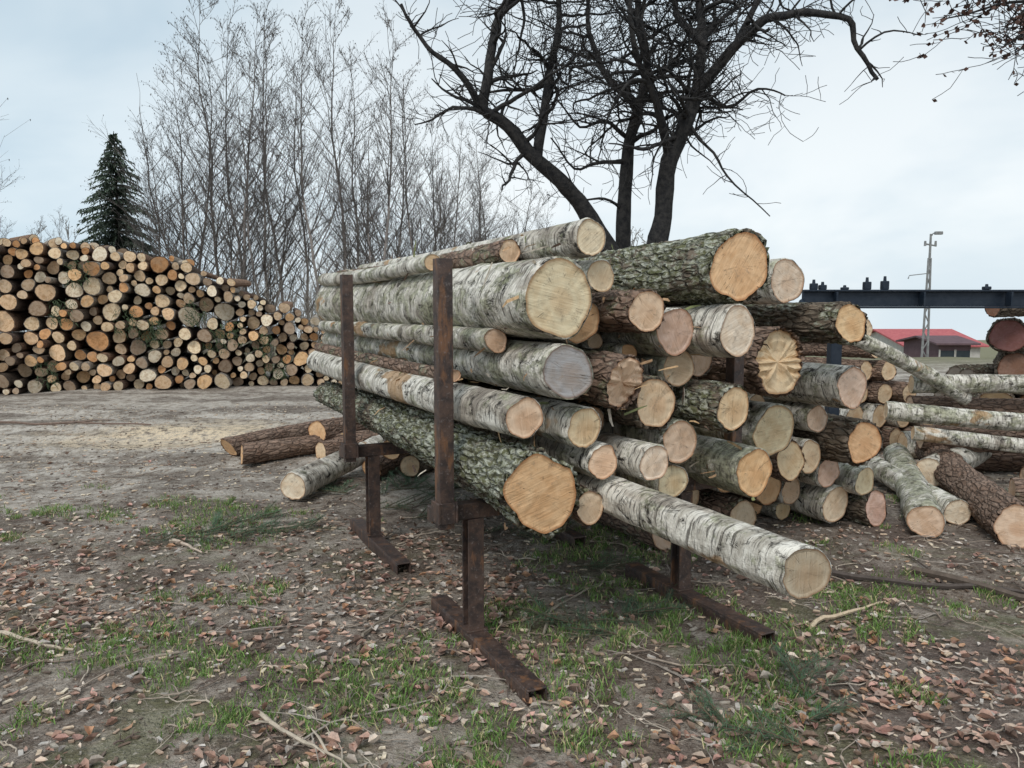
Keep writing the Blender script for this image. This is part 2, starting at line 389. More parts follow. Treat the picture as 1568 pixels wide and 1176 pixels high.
ground_log('pine_log',(4.2,6.2,.12),(6.4,5.8,.12),.12,PINE,PINK,.1)
ground_log('pine_log',(3.9,5.9,.10),(5.9,5.3,.10),.10,PINE,PINK,.3)
ground_log('birch_log',(4.0,7.8,.13),(6.6,7.5,.13),.13,BIRCH,TAN,.5)
ground_log('pine_log',(4.1,7.2,.13),(6.6,6.9,.13),.13,PINE,PINK,.1)
ground_log('birch_log',(3.75,8.2,1.30),(2.6,10.4,1.2),.115,BIRCH,CREAM,.3)
ground_log('pine_log',(3.85,8.15,1.09),(2.7,10.4,.98),.095,PINE,TAN,.3)
for i in range(5):
    ground_log('pine_log',(3.6+i*.24,8.1,.14+.0*i),(2.5+i*.24,10.3,.14),.125,PINE,TAN,.3)
for i in range(4):
    ground_log('birch_log',(3.65+i*.26,8.12,.38),(2.55+i*.26,10.35,.38),.125,BIRCH,TAN,.3)
for i in range(3):
    ground_log('pine_log',(3.7+i*.26,8.14,.62),(2.6+i*.26,10.35,.6),.115,PINE,TAN,.3)
for i in range(2):
    ground_log('pine_log',(3.75+i*.24,8.14,.86),(2.6+i*.26,10.35,.8),.115,PINE,TAN,.3)
DRK=(.34,.18,.12)
for s_,z_,r_ in [(0,.26,.26),(.54,.26,.26),(1.1,.27,.26),(.26,.73,.26),(.8,.74,.26),(.10,1.18,.23),(.56,1.20,.22),(1.05,1.2,.24)]:
    ground_log('rough_bark_log',(6.08+s_,9.6+s_*.1,z_),(7.6+s_,12.0,z_),r_,ROUGH,tuple(c*R.uniform(.7,1.2) for c in DRK),.1)
ground_log('rough_bark_log',(5.80,9.35,1.54),(8.6,9.9,1.58),.13,ROUGH,DRK,.3)
for i,z_ in [(0,.2),(1,.2),(2,.2),(0,.5),(1,.5)]:
    ground_log('rough_bark_log',(6.75+i*.05,11.4+i*.4,z_),(10.2,12.6+i*.45,z_),.16,ROUGH,(.24,.21,.18),.5)
ground_log('birch_log',(-1.72,5.95,.12),(-1.28,7.7,.16),.115,BIRCH,PALE,.3,.10,.1)
ground_log('pine_log',(-2.62,7.38,.11),(-1.3,8.2,.14),.11,PINE,ORG,.1,.1,.15)
ground_log('pine_log',(-2.86,7.68,.12),(-2.0,9.3,.12),.10,PINE,ORG,.1,.09,.6)
ground_log('pine_log',(-1.98,7.75,.27),(-1.2,9.2,.25),.12,PINE,ORG,.1)
ground_log('pine_log',(-1.90,7.55,.10),(-.9,8.6,.10),.10,PINE,TAN,.1)
ground_log('pine_log',(-1.25,6.75,.10),(-.6,8.6,.10),.10,PINE,ORG,.1)
ground_log('pine_log',(-1.05,6.6,.30),(-.4,8.5,.28),.10,PINE,ORG,.1)
ground_log('rough_bark_log',(-.92,6.85,.10),(-.3,8.6,.10),.11,ROUGH,TAN,.3)
ground_log('pine_log',(-.6,7.2,.11),(0,8.9,.10),.11,PINE,TAN,.3)

BST=simple('bark_shred',(.6,.6,.6),(1.2,1.2,1.2),40,.85,.3,.003,tint=True)
m=M()
for s,z,r in circ[:34]:
    for _ in range(14):
        a=R.uniform(0,6.28); t=-.42+R.random()**1.6*2.2 if s<1.6 else R.uniform(.4,1.0)
        if s<1.6 and (s<.3 or z>1.6) : t=-.42+R.random()*3.2
        c=at(s,t,z)+(E*math.cos(a)+V(0,0,1)*math.sin(a))*r*1.0
        d=(D*R.uniform(-1,1)+E*math.cos(a)*.5+V(0,0,-.4+R.uniform(-.4,.6))).normalized(); L=R.uniform(.02,.09); w=V(R.uniform(-1,1),R.uniform(-1,1),R.uniform(-1,1)).cross(d).normalized()*R.uniform(.002,.008)
        out_=(E*math.cos(a)+V(0,0,math.sin(a)))*L*.3
        p1=c+d*L*.5+out_;p2=c+d*L+out_*R.uniform(.2,2)
        cl=R.choice([(.48,.30,.17),(.34,.21,.12),(.64,.56,.46),(.18,.12,.09),(.6,.4,.22),(.22,.24,.11)])
        m.add([c-w,c+w,p1+w,p1-w,p2+w*.4,p2-w*.4],[(0,1,2,3),(3,2,4,5)],0,cl)
m.obj('loose_bark_strips',[BST])

# ------------------------------------------------------------------ steel rack
def bar(m,a,b_,w,h,mat=0):
    a=Vector(a);b_=Vector(b_);d=(b_-a);L=d.length;d.normalize();n=Vector((-d.y,d.x,0))
    box(m,(a+b_)/2,L/2,w/2,h/2,d,n,mat,bev=.004)
rk=bpy.data.objects.new('steel_log_rack',None); COL.objects.link(rk)
def part(name,fn):
    m=M(); fn(m); return m.obj(name,[RUST],parent=rk)
i=0
for t in (0.0,1.62):
    for s in (.14,1.30):
        i+=1
        def foot(m):
            a=at(s,t-.62,0);b_=at(s,t+.44,0)
            bar(m,a+V(0,0,.070),b_+V(0,0,.070),.086,.009)
            for q in(-1,1): bar(m,a+E*.039*q+V(0,0,.033),b_+E*.039*q+V(0,0,.033),.008,.064)
        part('foot_%d'%i,foot)
        def post(m):
            c=at(s,t,0)
            z0,z1=.076,.585
            for q in(-1,1): box(m,c+D*(.034*q)+V(0,0,(z0+z1)/2),.037,.005,(z1-z0)/2,E,D,bev=.002)
            box(m,c+V(0,0,(z0+z1)/2),.005,.0285,(z1-z0)/2,E,D,bev=.0015)
            box(m,c+V(0,0,.0795),.05,.05,.004,E,D,bev=.001)
        part('post_%d'%i,post)
    def beam(m): bar(m,at(-.062,t,.622),at(1.62,t,.622),.07,.07)
    part('crossbeam_%d'%i,beam)
    for s in (-.02,1.56):
        def stake(m):
            z1=1.712 if s<1 else 1.50
            c=at(s,t-.071,0); z0=.575
            for q in(-1,1):
                box(m,c+E*(.0285*q)+V(0,0,(z0+z1)/2),.0035,.0255,(z1-z0)/2,E,D,bev=.0012)
                box(m,c+D*(.0285*q)+V(0,0,(z0+z1)/2),.0318,.0035,(z1-z0)/2,E,D,bev=.0012)
            box(m,c+V(0,0,z1-.02),.025,.025,.004,E,D)
        part('stake_%d'%i,stake)
        def sock(m):
            c=at(s,t-.071,0)
            for q in(-1,1):
                box(m,c+E*(.039*q)+V(0,0,.645),.0055,.046,.045,E,D,bev=.002)
            box(m,c-D*.0385+V(0,0,.645),.033,.0055,.045,E,D,bev=.002)
        part('socket_%d'%i,sock)

# ------------------------------------------------------------------ big stacked pile on the left
F=V(.9595,.2818,0); NB=V(-.2818,.9595,0); P0=V(-9.23,13.81,0)
prof=[(-5,2.75),(0,2.74),(1.5,2.66),(3.1,2.42),(3.9,2.02),(4.7,1.66),(5.6,1.26),(7.4,.12)]
hx=[a for a,_ in prof];hy=[b for _,b in prof]
pc=[]
arr=np.empty((0,3))
fails=0
while fails<60 and len(pc)<1500:
    r=min(.20,max(.055,R.lognormvariate(math.log(.088),.34)))
    cand=np.array([R.uniform(-4.5,7.3) for _ in range(40)])
    if len(arr):
        dw=np.abs(cand[:,None]-arr[None,:,0]); s=(r*1.05+arr[None,:,2]*1.05); 
        zz=np.where(dw<s,arr[None,:,1]+np.sqrt(np.maximum(s*s-dw*dw,0)),r).max(axis=1)
    else: zz=np.full(40,r)
    hh=np.interp(cand,hx,hy)+.05*np.sin(cand*5.1)+.04*np.sin(cand*11.7)
    sl=zz+r-hh; sc_=zz/np.maximum(hh,.3)
    i=int(np.argmin(sc_+np.where(sl>.08,50,0)))
    if sl[i]>.08: fails+=1; continue
    pc.append((cand[i],zz[i],r)); arr=np.array(pc)
m=M()
def pile_log(m,c,d,L,r,wood,bark,n=14):
    d=Vector(d).normalized(); a=d.cross(V(0,0,1)).normalized(); b_=a.cross(d)
    ph=R.random()*6.28; e=R.uniform(.02,.13); ph2=R.random()*6.28
    rr=[r*(1+e*math.cos(2*(2*math.pi*j/n)+ph)+.05*math.cos(3*(2*math.pi*j/n)+ph2)+R.uniform(-.03,.03)) for j in range(n)]
    tl=R.uniform(-.25,.25);tk=R.uniform(-.25,.25)
    def ring(o,f,tilt=True): return [c+d*(o+((tl*math.cos(2*math.pi*j/n)+tk*math.sin(2*math.pi*j/n))*r*f if tilt else 0))+a*(rr[j]*f*math.cos(2*math.pi*j/n))+b_*(rr[j]*f*math.sin(2*math.pi*j/n)) for j in range(n)]
    vs=ring(0,1)+ring(L*.5,.98,False)+ring(L,.95,False)
    fs=[(q*n+j,q*n+(j+1)%n,(q+1)*n+(j+1)%n,(q+1)*n+j) for q in range(2) for j in range(n)]
    m.add(vs,fs,0,bark)
    o=ring(L,.95,False); m.add(o,[tuple(range(n))],1,wood)
    o=ring(0,1);i_=ring(-.002,.92)
    m.add(o+i_,[(j,n+j,n+(j+1)%n,(j+1)%n) for j in range(n)],0,tuple(x*.5 for x in bark))
    m.add(i_+[c-d*.002],[(j,n,(j+1)%n) for j in range(n)],1,wood)
BK=[(.20,.125,.09),(.16,.12,.10),(.30,.19,.13),(.45,.41,.36),(.12,.09,.07)]
WK=[(.88,.66,.43),(.88,.71,.49),(.84,.54,.29),(.80,.55,.34),(.66,.49,.33),(.90,.78,.60),(.80,.43,.20),(.42,.31,.22)]
for w,z,r in pc:
    base=P0+F*float(w)+NB*R.uniform(-.24,.20)
    wk=R.choice(WK); q=R.uniform(.65,1.12)
    dz=gh(base.x,base.y)
    pile_log(m,base+V(0,0,float(z)+min(0,dz)),NB+F*R.uniform(-.08,.08)+V(0,0,R.uniform(-.03,.03)),R.uniform(2.2,2.6),r,tuple(x*q for x in wk),R.choice(BK))
for _ in range(30):
    w=R.uniform(-3,3.4); z=np.interp(w,hx,hy)+R.uniform(-.04,.07); c=P0+F*w+NB*R.uniform(0,.6)+V(0,0,float(z))
    a=R.uniform(.05,.6)
    pile_log(m,c,NB*math.cos(a)-F*math.sin(a)+V(0,0,R.uniform(-.01,.03)),R.uniform(1.2,1.9),R.uniform(.06,.11),R.choice(WK),R.choice(BK))
kk=NT('pile_bark'); tc=kk.n('ShaderNodeTexCoord').outputs['Object']; at_=kk.n('ShaderNodeAttribute',attribute_name='tint').outputs['Color']
nz=kk.noise(tc,22,4,.75)
PB=kk.out(kk.mix(kk.ss(nz,.35,.7),kk.mix(1.0,at_,(.45,.42,.4),'MULTIPLY'),kk.mix(1.0,at_,(1.3,1.25,1.2),'MULTIPLY')),.9,kk.bump(nz,.8,.02))
kk=NT('pile_cut_wood'); tc=kk.n('ShaderNodeTexCoord').outputs['Object']; at_=kk.n('ShaderNodeAttribute',attribute_name='tint').outputs['Color']
nz=kk.noise(tc,18,4,.7); n2_=kk.noise(tc,6,2,.6)
cc=kk.mix(kk.ss(nz,.4,.7),at_,kk.mix(1.0,at_,(.66,.56,.46),'MULTIPLY')); cc=kk.mix(kk.math('MULTIPLY',kk.ss(n2_,.5,.7),.35),cc,(.38,.29,.21))
PW=kk.out(cc,.8,kk.bump(nz,.3,.01))
m.obj('stacked_log_pile',[PB,PW])

# ------------------------------------------------------------------ trees
def twigtree(m,h,seed,r0,nprim,nsec,nter,col,spread=1.0,start=.2,tw=.004,stems=1):
    q=random.Random(seed)
    for st_ in range(stems):
        hh=h*(1 if st_==0 else q.uniform(.6,.95)); lx,ly=(q.uniform(-.07,.07),q.uniform(-.07,.07)) if st_==0 else (q.uniform(-.22,.22),q.uniform(-.15,.15))
        pts=[V(0,0,-.3)];x=y=0; K=16; jx=jy=0
        for i in range(1,K+1):
            f=i/K; jx=jx*.6+q.uniform(-.09,.09); jy=jy*.6+q.uniform(-.09,.09)
            x+=lx*hh/K*(1.3-f)+jx*.8; y+=ly*hh/K*(1.3-f)+jy*.8; pts.append(V(x,y,hh*f))
        rr=r0*(1 if st_==0 else .75)
        rad=[max(tw,rr*(1-i/K)**.85) for i in range(K+1)]
        lc=tuple(c*2.2 for c in col)
        tube(m,pts[:9],rad[:9],6,0,lc); tube(m,pts[8:],rad[8:],5,0,col)
        def P(f):
            g_=f*K;i=min(K-1,int(g_));return pts[i].lerp(pts[i+1],g_-i)
        for a in range(nprim if st_==0 else int(nprim*.7)):
            f=start+(1-start)*((a+q.random())/nprim)*.98
            f=min(f,.99)
            p=P(f); az=q.uniform(0,6.28); L=(hh*.32*(1.12-f)*q.uniform(.5,1.3)+.3)*spread
            up=q.uniform(.6,1.8)
            d=V(math.cos(az),math.sin(az),up).normalized(); pp=[p]; K2=6
            for i in range(K2):
                d=(d+V(q.uniform(-.16,.16),q.uniform(-.16,.16),q.uniform(-.06,.17))).normalized(); pp.append(pp[-1]+d*(L/K2))
            rb=max(tw*1.6,rr*.40*(1-f)+.005)
            tube(m,pp,[rb+(tw-rb)*i/K2 for i in range(K2+1)],4,0,col)
            for b in range(nsec):
                g_=q.uniform(.12,1)*K2; i=min(K2-1,int(g_)); s=pp[i].lerp(pp[i+1],g_-i)
                d0=(pp[i+1]-pp[i]).normalized(); dd=(d0+V(q.uniform(-1,1),q.uniform(-1,1),q.uniform(-.35,.8))*.75).normalized()
                L2=L*q.uniform(.18,.5)*(1.2-g_/K2*.5); s2=s+dd*L2*.5; dd2=(dd+V(q.uniform(-.35,.35),q.uniform(-.35,.35),q.uniform(-.15,.35))).normalized(); s3=s2+dd2*L2*.5
                tube(m,[s,s2,s3],[tw*1.2,tw,tw*.55],3,0,col)
                for c in range(nter):
                    e=q.random(); st=s.lerp(s2,e*2) if e<.5 else s2.lerp(s3,e*2-1)
                    d3=(dd+V(q.uniform(-1,1),q.uniform(-1,1),q.uniform(-.5,.8))*.9).normalized(); L3=L2*q.uniform(.2,.6)+.06
                    en=st+d3*L3
                    tube(m,[st,en],[tw*.75,tw*.45],3,0,col)
                    if q.random()<.5:
                        tube(m,[en,en+V(0,0,-.04)],[tw*2.6,tw*1.6],3,0,tuple(x*.6 for x in col))
TREEB=simple('thin_birch_twigs',(.8,.8,.8),(1.2,1.18,1.15),5,.9,0,.01,tint=True)
var=[]
for i in range(6):
    m=M(); twigtree(m,10.0,100+i,.055,32,7,4,(.135,.120,.112),start=.15,stems=1+(i%3)); me=m.obj('birch_tree',[TREEB]); var.append(me.data); bpy.data.objects.remove(me)
def put(x,y,h,v,name='birch_tree'):
    o=bpy.data.objects.new(name,var[v%6]); COL.objects.link(o); o.location=(x,y,gh(x,y)-.1); s=h/10; o.scale=(s*1.05,s*1.05,s); o.rotation_euler=(0,0,R.uniform(0,6.28)); return o
for u,hh,yy in [(255,7.0,23),(285,8.6,22),(310,9.8,24),(340,10.7,24),(362,9.8,22),(390,10.6,25),(415,9.4,22.5),(445,10.6,24),(470,9.8,26),(500,9.6,22),(525,10.7,24),(550,9.8,25),(580,9.9,23),(605,8.8,25),(640,8.6,23.5),(665,8.0,26),(700,7.6,24),(735,7.9,27),(760,7.2,26),(795,6.8,27),(830,5.8,28),(215,4.9,24),(150,5.0,30),(95,5.3,29),(75,4.6,26),(30,4.6,27),(5,5.5,30),(-60,8,25),(-130,8,26),(560,7.5,30),(650,7.0,31),(720,6.8,30)]:
    put((u-784)/1180*yy,yy,hh,R.randrange(6))
m=M()
for i in range(150):
    q=random.Random(i); x=q.uniform(-70,8); y=q.uniform(36,60)
    h=q.uniform(3.5,6.5); mm=M(); twigtree(mm,h,500+i,.09,12,4,2,(.30,.285,.275),1.2,tw=.012)  # lighter, greyer bark colour paints distance haze into the far trees
    z=gh(x,y); b=len(m.v); m.v.extend([(a+x,c+y,d+z) for a,c,d in mm.v]); m.c.extend(mm.c); m.f.extend([tuple(k_+b for k_ in f) for f in mm.f]); m.m.extend(mm.m)
m.obj('distant_trees',[TREEB])
m=M()
for i in range(1600):
    x=R.uniform(-17,3);y=R.uniform(19.5,28);z=gh(x,y);h=R.uniform(.6,3.0)
    p=V(x,y,z-.05);d=V(R.uniform(-.3,.3),R.uniform(-.3,.3),1)
    p2=p+d*h*.5;p3=p2+(d+V(R.uniform(-.3,.3),0,0))*h*.5
    tube(m,[p,p2,p3],[.010,.007,.004],3,0,(.27,.24,.21))
    for _ in range(5):
        s=p2.lerp(p3,R.random()); tube(m,[s,s+V(R.uniform(-.4,.4),R.uniform(-.4,.4),R.uniform(.1,.5))],[.005,.003],3,0,(.27,.24,.21))
m.obj('undergrowth_brush',[TREEB])

DARKB=simple('dark_tree_bark',(.016,.016,.018),(.055,.051,.048),16,.9,.8,.02)
m=M(); q=random.Random(41)
def gnarl(p,d,L,r,depth):
    n=max(4,int(L/.09)); pts=[p];rad=[r];dirs=[d]
    for i in range(n):
        d=(d+V(q.uniform(-.38,.38),q.uniform(-.38,.38),q.uniform(-.30,.33))).normalized()
        p=p+d*(L/n); pts.append(p);rad.append(max(.0038,r*(1-.75*(i+1)/n)));dirs.append(d)
    tube(m,pts,rad,7 if r>.03 else (5 if r>.012 else 3))
    if depth>0: sprout(pts,rad,dirs,L,depth)
def sprout(pts,rad,dirs,L,depth,dens=1.0,f0=.12):
    k_=max(2,int(L*{3:4.6,2:6.6,1:9.5}[depth]*dens))
    for _ in range(k_):
        f=q.uniform(f0,1)*(len(pts)-1); i=min(len(pts)-2,int(f)); s=pts[i].lerp(pts[i+1],f-i); d0=dirs[i]
        side=V(q.uniform(-1,1),q.uniform(-1,1),q.uniform(-.6,1)).normalized()
        dd=(d0*.4+side).normalized(); r=min(rad[i]*.6,{3:.030,2:.015,1:.008}[depth])
        L2={3:q.uniform(.6,1.5),2:q.uniform(.3,.85),1:q.uniform(.12,.42)}[depth]
        gnarl(s,dd,L2,r,depth-1)
def limb(pl,r0,r1,depth=3,dens=1.0,f0=.35):
    pts=[]
    for a,b in zip(pl[:-1],pl[1:]):
        a=Vector(a);b=Vector(b);K=4
        for i in range(K): pts.append(a.lerp(b,i/K)+V(q.uniform(-.03,.03),q.uniform(-.03,.03),q.uniform(-.02,.02)))
    pts.append(Vector(pl[-1])); n=len(pts)
    pts=[pts[0]]+[(pts[i-1]+pts[i]*2+pts[i+1])/4 for i in range(1,n-1)]+[pts[-1]]
    rad=[(r0+(r1-r0)*(i/(n-1))**.8)*(1+.14*noise.noise(V(i*.9,r0*90,0))) for i in range(n)]
    dirs=[(pts[min(i+1,n-1)]-pts[max(0,i-1)]).normalized() for i in range(n)]
    tube(m,pts,rad,12)
    L=sum((pts[i+1]-pts[i]).length for i in range(n-1))
    sprout(pts,rad,dirs,L,depth,dens,f0)
yb=9.3
limb([(1.62,yb,-.1),(1.66,yb,1.0),(1.70,yb,2.1),(1.77,yb-.05,2.6),(1.83,yb-.1,3.25),(2.03,yb-.15,3.65),(2.13,yb-.15,4.0),(2.2,yb-.1,4.5),(2.15,yb,5.2),(2.3,yb+.1,6.1)],.17,.03,3,.8,.5)
limb([(2.13,yb-.15,4.0),(2.47,yb-.4,4.42),(2.77,yb-.5,4.68),(3.2,yb-.6,4.72),(3.62,yb-.7,4.6),(3.7,yb-.7,4.32),(3.95,yb-.7,3.98)],.07,.02,2,.9,.2)
limb([(1.50,yb+.1,0),(1.42,yb+.2,1.2),(1.36,yb+.3,2.25),(1.4,yb+.3,2.85),(1.4,yb+.3,3.45),(1.55,yb+.3,3.95),(1.64,yb+.2,4.4),(1.52,yb+.2,4.95),(1.4,yb+.1,5.9)],.13,.03,3,.9,.5)
limb([(1.38,yb+.2,1.9),(.95,yb+.1,2.62),(.66,yb,2.95),(.28,yb-.1,3.25),(-.07,yb-.2,3.62),(-.35,yb-.3,3.78),(-.27,yb-.3,4.2),(-.18,yb-.2,4.7),(.05,yb-.1,5.3),(.1,yb,6.0)],.12,.03,3,1.0,.35)
limb([(.28,yb-.1,3.25),(.39,yb+.1,3.85),(.46,yb+.2,4.4),(.57,yb+.3,4.9),(.5,yb+.3,5.8)],.07,.025,3,.9,.2)
limb([(-.35,yb-.3,3.78),(-.62,yb-.5,4.15),(-.95,yb-.6,4.35),(-1.2,yb-.6,4.8)],.045,.015,2,1.0,.1)
limb([(2.2,yb-.1,4.5),(1.9,yb,4.9),(1.8,yb+.1,5.6)],.06,.02,3,.8,.1)
limb([(1.55,yb+.3,3.95),(1.2,yb+.5,4.3),(.95,yb+.6,4.9),(.9,yb+.7,5.6)],.06,.02,3,.9,.1)
limb([(1.83,yb-.1,3.25),(1.6,yb-.5,3.8),(1.3,yb-.7,4.3),(1.2,yb-.9,5.0)],.06,.02,3,.8,.2)
limb([(2.03,yb-.15,3.65),(2.3,yb-.3,3.3),(2.5,yb-.4,2.9),(2.9,yb-.5,2.55)],.022,.006,1,.9,.2)
limb([(2.47,yb-.4,4.42),(2.8,yb-.2,5.0),(3.1,yb,5.4)],.05,.02,3,.8,.1)
limb([(1.4,yb+.3,3.3),(1.05,yb+.1,3.25),(.75,yb,3.15),(.45,yb-.1,3.5)],.03,.008,2,.8,.2)
limb([(1.4,yb+.3,3.6),(1.1,yb+.1,3.75),(.8,yb,3.6),(.5,yb-.1,3.95)],.03,.008,2,.9,.2)
limb([(1.38,yb+.3,2.7),(1.1,yb+.1,2.85),(.8,yb,2.8),(.6,yb-.1,3.2)],.022,.006,2,.7,.2)
limb([(2.13,yb-.15,4.0),(2.5,yb,3.85),(2.9,yb,4.1),(3.2,yb,4.0)],.03,.008,2,.8,.2)
m.obj('gnarled_tree',[DARKB],smooth=True)

m=M(); q=random.Random(5)
limb([(6.3,8.4,-.1),(6.25,8.4,2.0),(6.1,8.3,3.6),(5.9,8.1,4.8),(5.7,8.0,5.8)],.2,.08,1,.3,.6)
for pl in [((6.1,8.3,3.7),(5.2,7.8,4.5),(4.1,7.6,4.25)),((6.1,8.3,3.9),(5.3,7.6,4.3),(4.4,7.2,3.85)),((5.9,8.1,4.6),(4.9,7.9,4.6),(3.7,7.8,4.5)),((6.1,8.3,3.9),(5.6,7.9,4.2),(4.8,7.6,3.95)),((6.1,8.3,4.1),(5.2,7.6,4.4),(4.6,7.2,4.0))]:
    a,b,c=pl
    limb([a,tuple((Vector(a)+Vector(b))/2+V(0,0,.15)),b,tuple((Vector(b)+Vector(c))/2+V(0,0,.05)),c],.035,.006,2,1.2,.25)
vv=[Vector(v) for v in m.v]
for _ in range(1100):
    p=R.choice(vv)
    if p.x>5.6 or p.z<3.2: continue
    a=V(R.uniform(-1,1),R.uniform(-1,1),R.uniform(-1,.3)).normalized()*.055; b=a.cross(V(R.uniform(-1,1),R.uniform(-1,1),R.uniform(-1,1))).normalized()*.024
    m.add([p,p+a*.5+b,p+a,p+a*.5-b],[(0,1,2,3)],1,(1,1,1))
OAKL=simple('dry_oak_leaf',(.09,.05,.042),(.15,.085,.065),30)
m.obj('oak_tree',[DARKB,OAKL])
put(-12.9,15.0,11,2)

# spruce
m=M(); q=random.Random(9)
Hs=8.0
tube(m,[(0,0,0),(0,0,Hs*.6),(0,0,Hs)],[.12,.07,.012],7,1)
for lv in range(80):
    f=lv/80; z=.6+(Hs-.65)*f+q.uniform(-.06,.06); Lb=(2.5*(1-f)**.9+.08)
    for b in range(9):
        az=q.uniform(0,6.28); L=Lb*q.uniform(.4,1.3)
        d=V(math.cos(az),math.sin(az),0); sd=V(-d.y,d.x,0)
        p0=V(0,0,z); cl=q.uniform(.5,1.5); c=(.085*cl,.112*cl,.082*cl)
        K=max(4,int(L/.08)); up=q.uniform(0,.35)
        for i in range(K):
            e=(i+.5)/K; p=p0+d*L*e+V(0,0,-.40*L*e*e+up*L*e)
            w=(.24*(1-e)+.08)*min(1,L)
            for s in(-1,1):
                a=p+sd*s*w*q.uniform(.5,1.3)+d*.10+V(0,0,q.uniform(-.20,.02))
                m.add([p-d*.035,p+d*.05,a],[(0,1,2)],0,c)
            a=p+d*.13+V(0,0,q.uniform(-.16,.07)); m.add([p-sd*.035,p+sd*.035,a],[(0,1,2)],0,c)
SPR=simple('spruce_needles',(.8,.8,.8),(1.2,1.2,1.2),3,.8,0,.01,tint=True)
o=m.obj('spruce_tree',[SPR,DARKB]); o.location=(-14.1,28,gh(-14.4,28))

# ------------------------------------------------------------------ background structures on the right
BLK=simple('black_painted_steel',(.012,.022,.038),(.03,.040,.058),12,.5,.2,.004,.3,spec=.5)
par=bpy.data.objects.new('steel_conveyor_frame',None); COL.objects.link(par)
zt=1.675; zb_=1.525; zm=(zt+zb_)/2
m=M(); bar(m,(2.62,7.0,zt),(7.4,7.1,zt),.12,.018); bar(m,(2.62,7.0,zb_),(7.4,7.1,zb_),.12,.018); bar(m,(2.62,7.0,zm),(7.4,7.1,zm),.03,zt-zb_-.02)
for x in np.arange(2.9,7.3,.78): box(m,(x,6.955,zm),.008,.045,(zt-zb_)/2-.012)
for x,h in[(2.80,.06),(3.20,.10),(3.36,.11),(3.0,.03),(4.28,.04),(2.72,.08),(4.9,.04),(5.6,.08)]:
    box(m,(x,7.0,zt+.01+h*.35),.03,.03,h*.35,bev=.006)
    tube(m,[(x,7.0,zt+.01+h*.6),(x,7.0,zt+.02+h)],[.016,.012],8,cap=True)
tube(m,[(2.62,7,zm-.02),(2.62,6.9,zm-.1),(2.7,6.9,zm-.25)],[.03,.03,.025],8,cap=True)
m.obj('rail',[BLK],parent=par)
m=M(); 
for x in(2.95,6.9): box(m,(x,7.05,.755),.05,.05,.755,bev=.004); box(m,(x,7.05,.02),.12,.35,.025,bev=.004)
m.obj('legs',[BLK],parent=par)

WHT=simple('weathered_concrete',(.20,.20,.20),(.32,.32,.32),6)
m=M(); bx,by=19.3,36; zb=gh(bx,by)
for sx in(-1,1):
    tube(m,[(bx+sx*.16,by,zb),(bx+sx*.05,by,3.9)],[.055,.05],5)
for i in range(14):
    f=i/14;z=zb+(3.9-zb)*f;w=.16-.11*f; w2=.16-.11*(i+1)/14; z2=zb+(3.9-zb)*(i+1)/14
    tube(m,[(bx-w*(-1)**i,by,z),(bx+w2*(-1)**i,by,z2)],[.03,.03],4)
tube(m,[(bx,by,3.85),(bx,by,5.0)],[.06,.05],6,cap=True)
tube(m,[(bx-.28,by,4.55),(bx+.28,by,4.45)],[.04,.04],5,cap=True)
for x in(-.24,.24): tube(m,[(bx+x,by,4.45),(bx+x,by,4.68)],[.06,.05],6,cap=True)
tube(m,[(bx,by,4.85),(bx+.1,by,5.02),(bx+.22,by-.1,5.05)],[.03,.03,.03],5)
box(m,(bx+.30,by-.1,5.03),.17,.09,.07,bev=.02)
tube(m,[(bx-.02,by,3.2),(bx-.9,by,3.1),(bx-.95,by,2.95)],[.02,.02,.03],4)
m.obj('utility_pole',[WHT])

RED=simple('red_roof_tiles',(.42,.10,.11),(.52,.15,.15),4); WAL=simple('maroon_wall',(.12,.075,.085),(.16,.10,.11),3); WAL2=simple('pale_wall',(.50,.47,.43),(.60,.57,.53),3); GLS=simple('window_glass',(.03,.04,.05),(.05,.06,.07),2,.2)
def house(name,x0,x1,y0,y1,zb,ze,zr,wall,roof):
    par=bpy.data.objects.new(name,None); COL.objects.link(par)
    m=M(); box(m,((x0+x1)/2,(y0+y1)/2,(zb+ze)/2),(x1-x0)/2,(y1-y0)/2,(ze-zb)/2)
    ym=(y0+y1)/2
    for x in(x0,x1): m.add([(x,y0,ze),(x,y1,ze),(x,ym,zr-.05)],[(0,1,2)])
    m.obj('walls',[wall],parent=par)
    m=M(); o_=.35
    for s in(-1,1):
        ye=y0-o_ if s<0 else y1+o_; zl=ze-.12
        m.add([(x0-o_,ye,zl),(x1+o_,ye,zl),(x1+o_,ym,zr),(x0-o_,ym,zr),(x0-o_,ye,zl+.1),(x1+o_,ye,zl+.1),(x1+o_,ym,zr+.1),(x0-o_,ym,zr+.1)],[(0,1,2,3),(4,5,6,7),(0,1,5,4),(0,3,7,4),(1,2,6,5)])
    m.obj('roof',[roof],parent=par)
    m=M(); n=max(2,int((x1-x0)/2))
    for i in range(n):
        x=x0+(i+.5)*(x1-x0)/n; box(m,(x,y0-.01,ze-.95),.4,.03,.5)
    m.obj('windows',[GLS],parent=par)
    m=M()
    for i in range(n):
        x=x0+(i+.5)*(x1-x0)/n
        for sx in(-1,1): box(m,(x+sx*.43,y0-.02,ze-.95),.03,.04,.56)
        box(m,(x,y0-.05,ze-1.49),.5,.06,.03)
    m.obj('window_frames',[WAL2],parent=par)
house('red_roof_house',25.6,30.4,50,58,gh(26,54)-.2,-.75,.10,WAL2,RED)
house('maroon_shed',24.4,26.2,44,48,gh(26,46)-.3,-.35,-.1,WAL,WAL)

